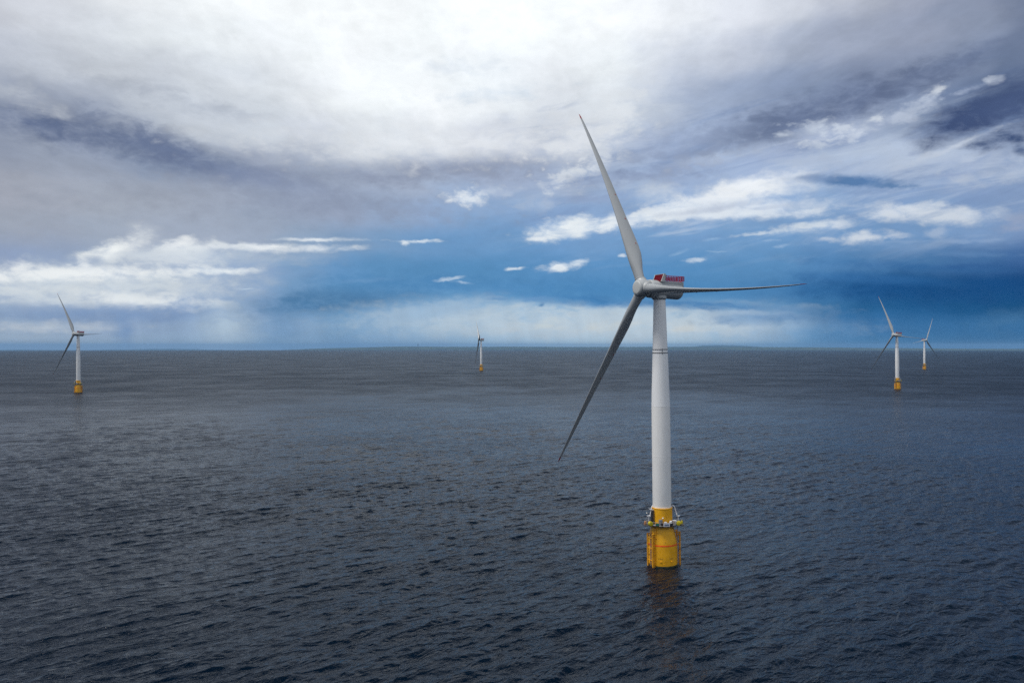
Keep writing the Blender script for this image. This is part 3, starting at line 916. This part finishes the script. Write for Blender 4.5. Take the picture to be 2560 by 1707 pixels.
    so = s.build('sign_board', [M['white'], M['panel'], M['slate']], po, smooth=None)
    # lettering on the board, joined into the same mesh
    cu = bpy.data.curves.new('tmp_text', 'FONT')
    cu.body = 'HS02'
    cu.size = 0.62
    cu.align_x = 'CENTER'
    cu.align_y = 'CENTER'
    cu.extrude = 0.006
    to = bpy.data.objects.new('tmp_text', cu)
    tm = bpy.data.meshes.new_from_object(to)
    bmx = bmesh.new()
    bmx.from_mesh(so.data)
    nf = len(bmx.faces)
    tm.transform(Matrix.Translation((0.45, -5.94, 15.05)) @ Matrix.Rotation(R(90), 4, 'X'))
    bmx.from_mesh(tm)
    bmx.faces.ensure_lookup_table()
    for fc in bmx.faces[nf:]:
        fc.material_index = 2
    bmx.to_mesh(so.data)
    bmx.free()
    bpy.data.objects.remove(to)
    # dark mesh panels either side of the board
    for x0, y0, x1, y1, m_ in ((-1.5, -5.55, -0.75, -5.58, 'black'), (1.6, -5.58, 2.7, -5.0, 'black'), (-3.1, -4.75, -2.1, -5.3, 'teal')):
        q = MB()
        v = Vector((x1 - x0, y1 - y0, 0))
        q.box(((x0 + x1) / 2, (y0 + y1) / 2, 15.05), (v.length, 0.05, 0.85), rz=math.atan2(v.y, v.x))
        q.build('wind_screen', M[m_], po)
    # davits
    for side in (-1, 1):
        d = MB()
        if side < 0:
            d.path([(-4.9, -1.6, 14.55), (-5.0, -1.6, 17.3)], 0.16)
            d.path([(-5.6, -1.7, 17.35), (-4.35, -1.6, 17.35)], 0.22)
            d.path([(-4.55, -1.6, 17.3), (-3.9, -1.4, 20.3), (-3.4, -1.2, 21.0)], 0.17)
            d.poly([(-4.9, 19.9), (-3.3, 19.55), (-3.2, 19.3), (-4.5, 19.5)], 0.5, Matrix.Translation((0, -1.5, 0)) @ Matrix.Rotation(R(90), 4, 'X'))
        else:
            d.path([(5.3, -1.6, 14.55), (5.3, -1.6, 17.2)], 0.16)
            d.path([(5.9, -1.7, 17.25), (4.7, -1.6, 17.25)], 0.20)
            d.path([(5.0, -1.6, 17.2), (4.05, -1.4, 20.5), (3.4, -1.2, 21.0)], 0.15)
        d.build('davit', M['white'], po)
    # floodlight on a post
    d = MB()
    d.tube((-0.55, -4.4, 14.55), (-0.55, -4.4, 16.9), 0.07, seg=8)
    d.mi = 1
    d.lathe([(0.05, 0), (0.28, 0.05), (0.30, 0.25), (0.12, 0.40)], 14, M_=Matrix.Translation((-0.55, -4.4, 16.9)))
    d.build('lamp_post', [M['yellow_dark'], M['lamp']], po)
    for x in (-5.9, 4.5):
        d = MB()
        d.tube((x, -2.0, 15.0), (x + 0.2, -2.0, 17.9 if x > 0 else 18.4), 0.04, seg=6)
        d.mi = 1
        d.lathe([(0.05, 0), (0.22, 0.06), (0.22, 0.22), (0.08, 0.3)], 12, M_=Matrix.Translation((x + 0.2, -2.0, 17.8 if x > 0 else 18.3)))
        d.build('navigation_light', [M['galv'], M['lamp']], po)
    # dark cable rack and caged ladder up the left of the tube
    d = MB()
    for x in (-3.9, -3.55, -3.15):
        d.tube((x, -1.9, 14.6), (x + 0.1, -1.8, 19.4), 0.07, seg=6)
    z = 14.8
    while z < 19.2:
        d.path([(-4.35, -1.5, z), (-4.0, -2.3, z), (-3.3, -2.3, z), (-3.0, -1.9, z)], 0.05, 5)
        z += 0.42
    d.box((-3.7, -1.2, 16.9), (0.9, 0.5, 4.4))
    d.build('cable_rack', M['grating'], po)
    # fixed cabinets
    for c_, s_, rz, m_, nm in (((4.0, -3.1, 15.2), (1.0, 0.9, 1.25), 0.5, 'white', 'cabinet'), ((3.6, -3.5, 16.1), (1.6, 0.6, 0.14), 0.35, 'white', 'cabinet'),
                               ((-1.35, -4.3, 15.55), (1.15, 0.8, 2.0), 0.1, 'grey', 'cabinet'), ((4.7, -2.2, 15.1), (0.9, 0.6, 1.1), 0.6, 'grating', 'cabinet')):
        q = MB()
        q.box(c_, s_, rz=rz, bev=0.06)
        q.build(nm, M[m_], po)
    # lemon-yellow drums of the life rafts and tan buoys hung on the rail
    for x, y, r_ in ((-4.75, -3.9, 0.78), (5.05, -3.6, 0.75)):
        q = MB()
        mt = Matrix.Translation((x, y, 15.15)) @ Matrix.Rotation(R(20 if x < 0 else -20), 4, 'Z') @ Matrix.Rotation(R(90), 4, 'X')
        q.lathe([(r_ * 0.8, -0.55), (r_, -0.5), (r_, -0.2), (r_ * 0.9, -0.18), (r_ * 0.9, 0.18), (r_, 0.2), (r_, 0.5), (r_ * 0.8, 0.55)], 20, M_=mt)
        q.build('life_raft_drum', M['lemon'], po)
    for x, y in ((-6.35, -2.2), (6.45, -2.0)):
        q = MB()
        q.lathe([(0.10, -0.75), (0.38, -0.5), (0.42, 0.1), (0.30, 0.5), (0.08, 0.65)], 14, M_=Matrix.Translation((x, y, 15.1)))
        q.tube((x, y, 15.0), (x * 0.86, y * 0.86, 15.65), 0.05, seg=6)
        q.build('buoy', M['tan'] if x < 0 else M['lemon'], po)

    # --- tower
    t = MB()
    t.lathe([(3.22, 20.1), (3.25, 20.4), (3.25, 40.0), (3.22, 55.5), (3.215, 55.6), (3.10, 60.0), (2.63, 75.0), (2.10, 92.0), (2.05, 95.0)], 96)
    to_ = t.build('tower', M['tower'], root)
    for z in (74.0, 75.2):
        q = MB()
        rr = float(np.interp(z, [60, 75, 92], [3.10, 2.63, 2.10]))
        q.lathe([(rr - 0.02, z), (rr + 0.07, z + 0.03), (rr + 0.07, z + 0.21), (rr - 0.02, z + 0.24)], 72, cap=False)
        q.build('flange_band', M['grating'], to_)
    q = MB()
    rr = 2.70
    q.tube((0.25, -rr - 0.02, 73.7), (0.25, -rr + 0.0, 75.7), 0.06, seg=6)
    q.build('cable_clip', M['grating'], to_)
    for z, rr in ((20.35, 3.26), (38.0, 3.255), (55.5, 3.225)):
        q = MB()
        q.lathe([(rr - 0.02, z), (rr + 0.015, z + 0.02), (rr + 0.015, z + 0.12), (rr - 0.02, z + 0.14)], 72, cap=False)
        q.build('weld_seam', M['tower'], to_)

    # --- nacelle: built pointing along -y, origin on the tower axis at hub height
    nprof = [(2.6, -5.0), (2.95, -4.9), (3.15, -4.6), (3.2, -4.0), (3.2, -1.9), (3.12, -1.6), (3.0, -1.2), (3.0, 7.9), (2.9, 8.35), (2.55, 8.8), (2.0, 9.0), (1.2, 9.06)]
    q = MB()
    q.lathe(nprof, 72, axis='Y')
    q.box((0, 4.30, 2.06), (4.7, 9.3, 1.9), bev=0.22, mat=Matrix.Rotation(R(2.2), 4, 'X'))         # deck plinth that carries the helicopter platform
    na = q.build('nacelle', M['shell'], root)
    # yaw collar under it
    q = MB()
    q.lathe([(2.15, -3.6), (2.6, -3.1), (2.6, -2.2)], 48)
    q.build('yaw_collar', M['shell'], na)
    # cooler: leaning box, crimson front set in a pale frame
    c = MB()
    mt = Matrix(((0, 0, 1, 0), (1, 0, 0, 0), (0, 1, 0, 0), (0, 0, 0, 1)))   # outline (y, z), extruded along x
    side = [(-1.30, 2.55), (0.50, 2.55), (0.60, 5.45), (-0.15, 5.45)]
    for sx in (-2.45, 2.45):
        c.poly(side, 0.26, Matrix.Translation((sx, 0, 0)) @ mt)
    c.poly([(-0.75, 2.55), (0.40, 2.55), (0.50, 5.3), (0.20, 5.3)], 4.64, mt)
    c.poly([(-0.15, 5.33), (0.60, 5.33), (0.60, 5.45), (-0.15, 5.45)], 4.64, mt)
    c.build('cooler', M['cover'], na, smooth=None)
    c = MB()
    c.poly([(-1.15, 2.6), (-0.80, 2.6), (0.16, 5.3), (-0.12, 5.3)], 4.62, mt)
    co = c.build('cooler_panel', M['crimson'], na, smooth=None)
    # wind sensors behind the cooler
    c = MB()
    for x in (2.2, -1.2):
        c = MB()
        c.tube((x, 0.85, 3.0), (x, 0.85, 4.85), 0.07, seg=6)
        c.box((x, 0.85, 4.95), (0.7, 0.5, 0.30), bev=0.05)
        c.build('wind_sensor', M['grey'], na)
    # crimson railing of the helicopter platform
    c = MB()
    x1, y0_, y1_, z0, z1 = 2.55, 0.95, 8.95, 3.02, 4.70
    loop = [(-x1, y0_), (x1, y0_), (x1, y1_), (-x1, y1_)]
    for i in range(4):
        a_, b_ = Vector(loop[i] + (0,)), Vector(loop[(i + 1) % 4] + (0,))
        L = (b_ - a_).length
        dirv = (b_ - a_).normalized()
        for z, r_ in ((z0 + 0.06, 0.09), (z0 + 0.40, 0.03), (z0 + 0.72, 0.03), (z0 + 1.05, 0.03), (z0 + 1.38, 0.03), (z1, 0.10)):
            c.tube((a_.x, a_.y, z), (b_.x, b_.y, z), r_, seg=6)
        n_ = max(2, round(L / 1.15))
        for k_ in range(n_ + 1):
            s_ = a_.lerp(b_, k_ / n_)
            c.box((s_.x, s_.y, (z0 + z1) / 2), (0.20, 0.12, z1 - z0), rz=math.atan2(dirv.y, dirv.x))
        n2 = round(L / 0.19)
        for k_ in range(n2):
            s_ = a_.lerp(b_, (k_ + 0.5) / n2)
            c.tube((s_.x, s_.y, z0), (s_.x, s_.y, z1), 0.034, seg=4)
    c.build('helicopter_platform_railing', M['magenta'], na, rot=(R(2.2), 0, 0))

    # --- hub, origin at the rotor centre, axis along -y
    h = MB()
    h.lathe([(2.35, -2.55), (2.62, -2.42), (2.78, -2.1), (2.95, -1.4), (3.02, -0.4), (3.02, 1.2), (2.85, 1.9), (2.5, 2.1)], 72, axis='Y')
    for k_ in range(3):
        mt_ = Matrix.Rotation(R(120 * k_), 4, 'Y')
        h.lathe([(2.35, 0.8), (2.30, 1.9), (2.10, 2.6), (1.92, 2.95), (1.92, 3.30), (1.86, 3.36), (1.70, 3.36)], 48, M_=mt_)
    hb = h.build('hub', M['shell'], root)
    q = MB()
    q.lathe([(0.6, -2.80), (1.8, -2.78), (2.25, -2.70), (2.40, -2.56), (2.40, -2.50)], 64, axis='Y')
    q.build('hub_cover', M['cover'], hb)

    blades = []
    m1, m2 = MB(), MB()
    blade_mesh(m1, 2.7, 74.6, 90)
    b1 = m1.build('blade', M['blade'], root, smooth=50)
    blade_mesh(m2, 74.6, 77.0, 8)
    m2.build('blade_tip', M['blade_red'], b1, smooth=50)
    q = MB()
    q.lathe([(1.66, 3.30), (1.80, 3.38), (1.80, 3.66), (1.68, 3.72)], 48, cap=False, M_=Matrix.Translation((0, -3.5 * math.tan(R(3.4)), 0)))
    q.build('root_ring', M['shell'], b1)
    # three small red lifting marks near the trailing edge, on both faces
    for r_, fr in ((17.5, 0.56), (28.0, 0.52), (38.5, 0.50)):
        q = MB()
        th = float(np.interp(r_, [17, 22, 30, 40], [1.80, 1.42, 1.02, 0.74]))
        c_ = float(np.interp(r_, [13.5, 17, 22, 30, 40], [5.45, 5.45, 4.95, 4.10, 3.25]))
        be = R(float(np.interp(r_, [17, 22, 30, 40], [-15, -13, -10, -8])))
        xx = fr + 0.22
        yt = 5 * (0.2969 * math.sqrt(xx) - 0.1260 * xx - 0.3516 * xx ** 2 + 0.2843 * xx ** 3 - 0.1036 * xx ** 4)
        te = Vector((-math.sin(be), math.cos(be), 0))
        nm = Vector((math.cos(be), math.sin(be), 0))
        o_ = Vector((-3.4 * ((r_ - 3) / 74.0) ** 2.2, -r_ * math.tan(R(3.4)) - 1.6 * (r_ / 77.0) ** 2, r_))
        cp = o_ + te * ((xx - 0.34) * c_) + nm * (0.10 * th * math.sin(math.pi * xx))
        half = yt * th + 0.02
        rotm = nm.to_track_quat('Z', 'Y').to_matrix().to_4x4()
        q.lathe([(0.30, -half), (0.30, half)], 14, M_=Matrix.Translation(cp) @ rotm)
        q.build('lifting_mark', M['blade_red'], b1)
    b1.name = 'blade'
    kids = [b1]
    for k_ in range(2):
        c1 = b1.copy()
        col.objects.link(c1)
        c1.parent = root
        for ch in list(b1.children):
            c2 = ch.copy()
            col.objects.link(c2)
            c2.parent = c1
        kids.append(c1)
    return root


SAG = (-0.1, 0.6, 0.3)           # idle blades hang a little out of their plane of 120 degrees under their weight


def pose(root, loc, lean_deg, yaw, spin, tilt=3.0):
    """put a turbine on the water and turn its nacelle and rotor"""
    root.location = loc
    root.rotation_euler = (R(0.0), R(lean_deg), 0)
    nb = 0
    for ch in root.children:
        nm = ch.name.split('.')[0]
        if nm == 'nacelle':
            ch.matrix_local = Matrix.Translation((0, 0, HUB_Z - math.sin(R(tilt)) * OVERHANG)) @ Matrix.Rotation(R(yaw), 4, 'Z') @ Matrix.Rotation(R(-tilt), 4, 'X')
        elif nm in ('hub', 'blade'):
            base = Matrix.Translation((0, 0, HUB_Z - math.sin(R(tilt)) * OVERHANG)) @ Matrix.Rotation(R(yaw), 4, 'Z') @ Matrix.Rotation(R(-tilt), 4, 'X') @ Matrix.Translation((0, -OVERHANG, 0))
            a = spin + (120 * nb + SAG[nb] if nm == 'blade' else 0)
            if nm == 'blade':
                nb += 1
            ch.matrix_local = base @ Matrix.Rotation(R(a), 4, 'Y') @ Matrix.Scale(1.013 if nm == 'blade' else 1.0, 4, (0, 0, 1))


def copy_tree(o, parent=None):
    c = o.copy()
    col.objects.link(c)
    c.parent = parent
    for ch in list(o.children):
        copy_tree(ch, c)
    return c


def site(px, d):
    x = (px - 1176.0) / 1829.0 * d
    return (x, d, -(x * x + d * d) / (2 * EARTH))


GROUP = 'floating wind turbines standing in the sea'
first = make_turbine()
FARM = [  # east offset and distance in metres, lean, yaw of the nacelle, blade angle
    ((52.9, 280.0), -0.65, -62.4, -24.6, 'largest white wind turbine on a yellow foundation, closest to the viewer'),
    ((-715.0, 1314.0), -0.5, -26.7, -27.5, 'distant white wind turbine with dark blades, alone at the far left of the sea'),
    ((-96.0, 2490.0), -0.3, -82.0, -39.0, 'tiny distant wind turbine seen almost edge-on, standing alone before the low blue coast'),
    ((687.0, 1420.0), -0.5, -72.0, -22.5, 'larger of the two distant wind turbines under the dark blue storm cloud'),
    ((1359.0, 2625.0), 0.2, 25.3, 23.3, 'smaller of the two distant wind turbines under the dark blue storm cloud'),
]
turbines = [first] + [copy_tree(first) for _ in FARM[1:]]
for o, ((x, d), lean, yaw, spin, label) in zip(turbines, FARM):
    pose(o, (x, d, -(x * x + d * d) / (2 * EARTH)), lean, yaw, spin)
    tag(o, label, 'wind turbine', GROUP)

# loose gear on the near turbine's platform
TX, TY = FARM[0][0]
def on_deck(mb, name, mats, x, y, label, cat, rz=0.0):
    lean = R(FARM[0][1])
    z = 14.56
    o = mb.build(name, mats, None)
    o.location = (TX + x + math.sin(lean) * z, TY + y, z - x * math.sin(lean))
    o.rotation_euler = (0, lean, rz)
    return tag(o, label, cat)

q = MB()
q.box((0, 0, 0.42), (1.25, 0.9, 0.84), bev=0.05)
q.mi = 1
q.box((-0.1, 0, 1.06), (0.85, 0.8, 0.44), bev=0.04)
on_deck(q, 'storage_crate', [M['navy'], M['white']], 0.35, -4.85, 'navy storage crate with a pale lid on the near turbine platform', 'crate', 0.1)
q = MB()
q.box((0, 0, 0.5), (1.0, 0.85, 1.0), bev=0.06)
q.lathe([(0.42, 1.0), (0.44, 1.35), (0.36, 1.55), (0.1, 1.6)], 20)
on_deck(q, 'water_tank', M['white'], 2.2, -4.3, 'white squat tank with round cap on the near turbine platform', 'tank', -0.15)

# ------------------------------------------------------------------ air
hz = MB()
hz.box((0, 0, -310), (126000, 126000, 1060))
ho = hz.build('haze', [bpy.data.materials.new('haze air')], None, smooth=None)
tag(ho, kind='stuff')
hm = ho.data.materials[0]
hm.use_nodes = True
hm.node_tree.nodes.clear()
pv = hm.node_tree.nodes.new('ShaderNodeVolumePrincipled')
pv.inputs['Color'].default_value = HAZE_COL
pv.inputs['Density'].default_value = HAZE_DENS
pv.inputs['Anisotropy'].default_value = 0.0
mo = hm.node_tree.nodes.new('ShaderNodeOutputMaterial')
hm.node_tree.links.new(pv.outputs[0], mo.inputs['Volume'])
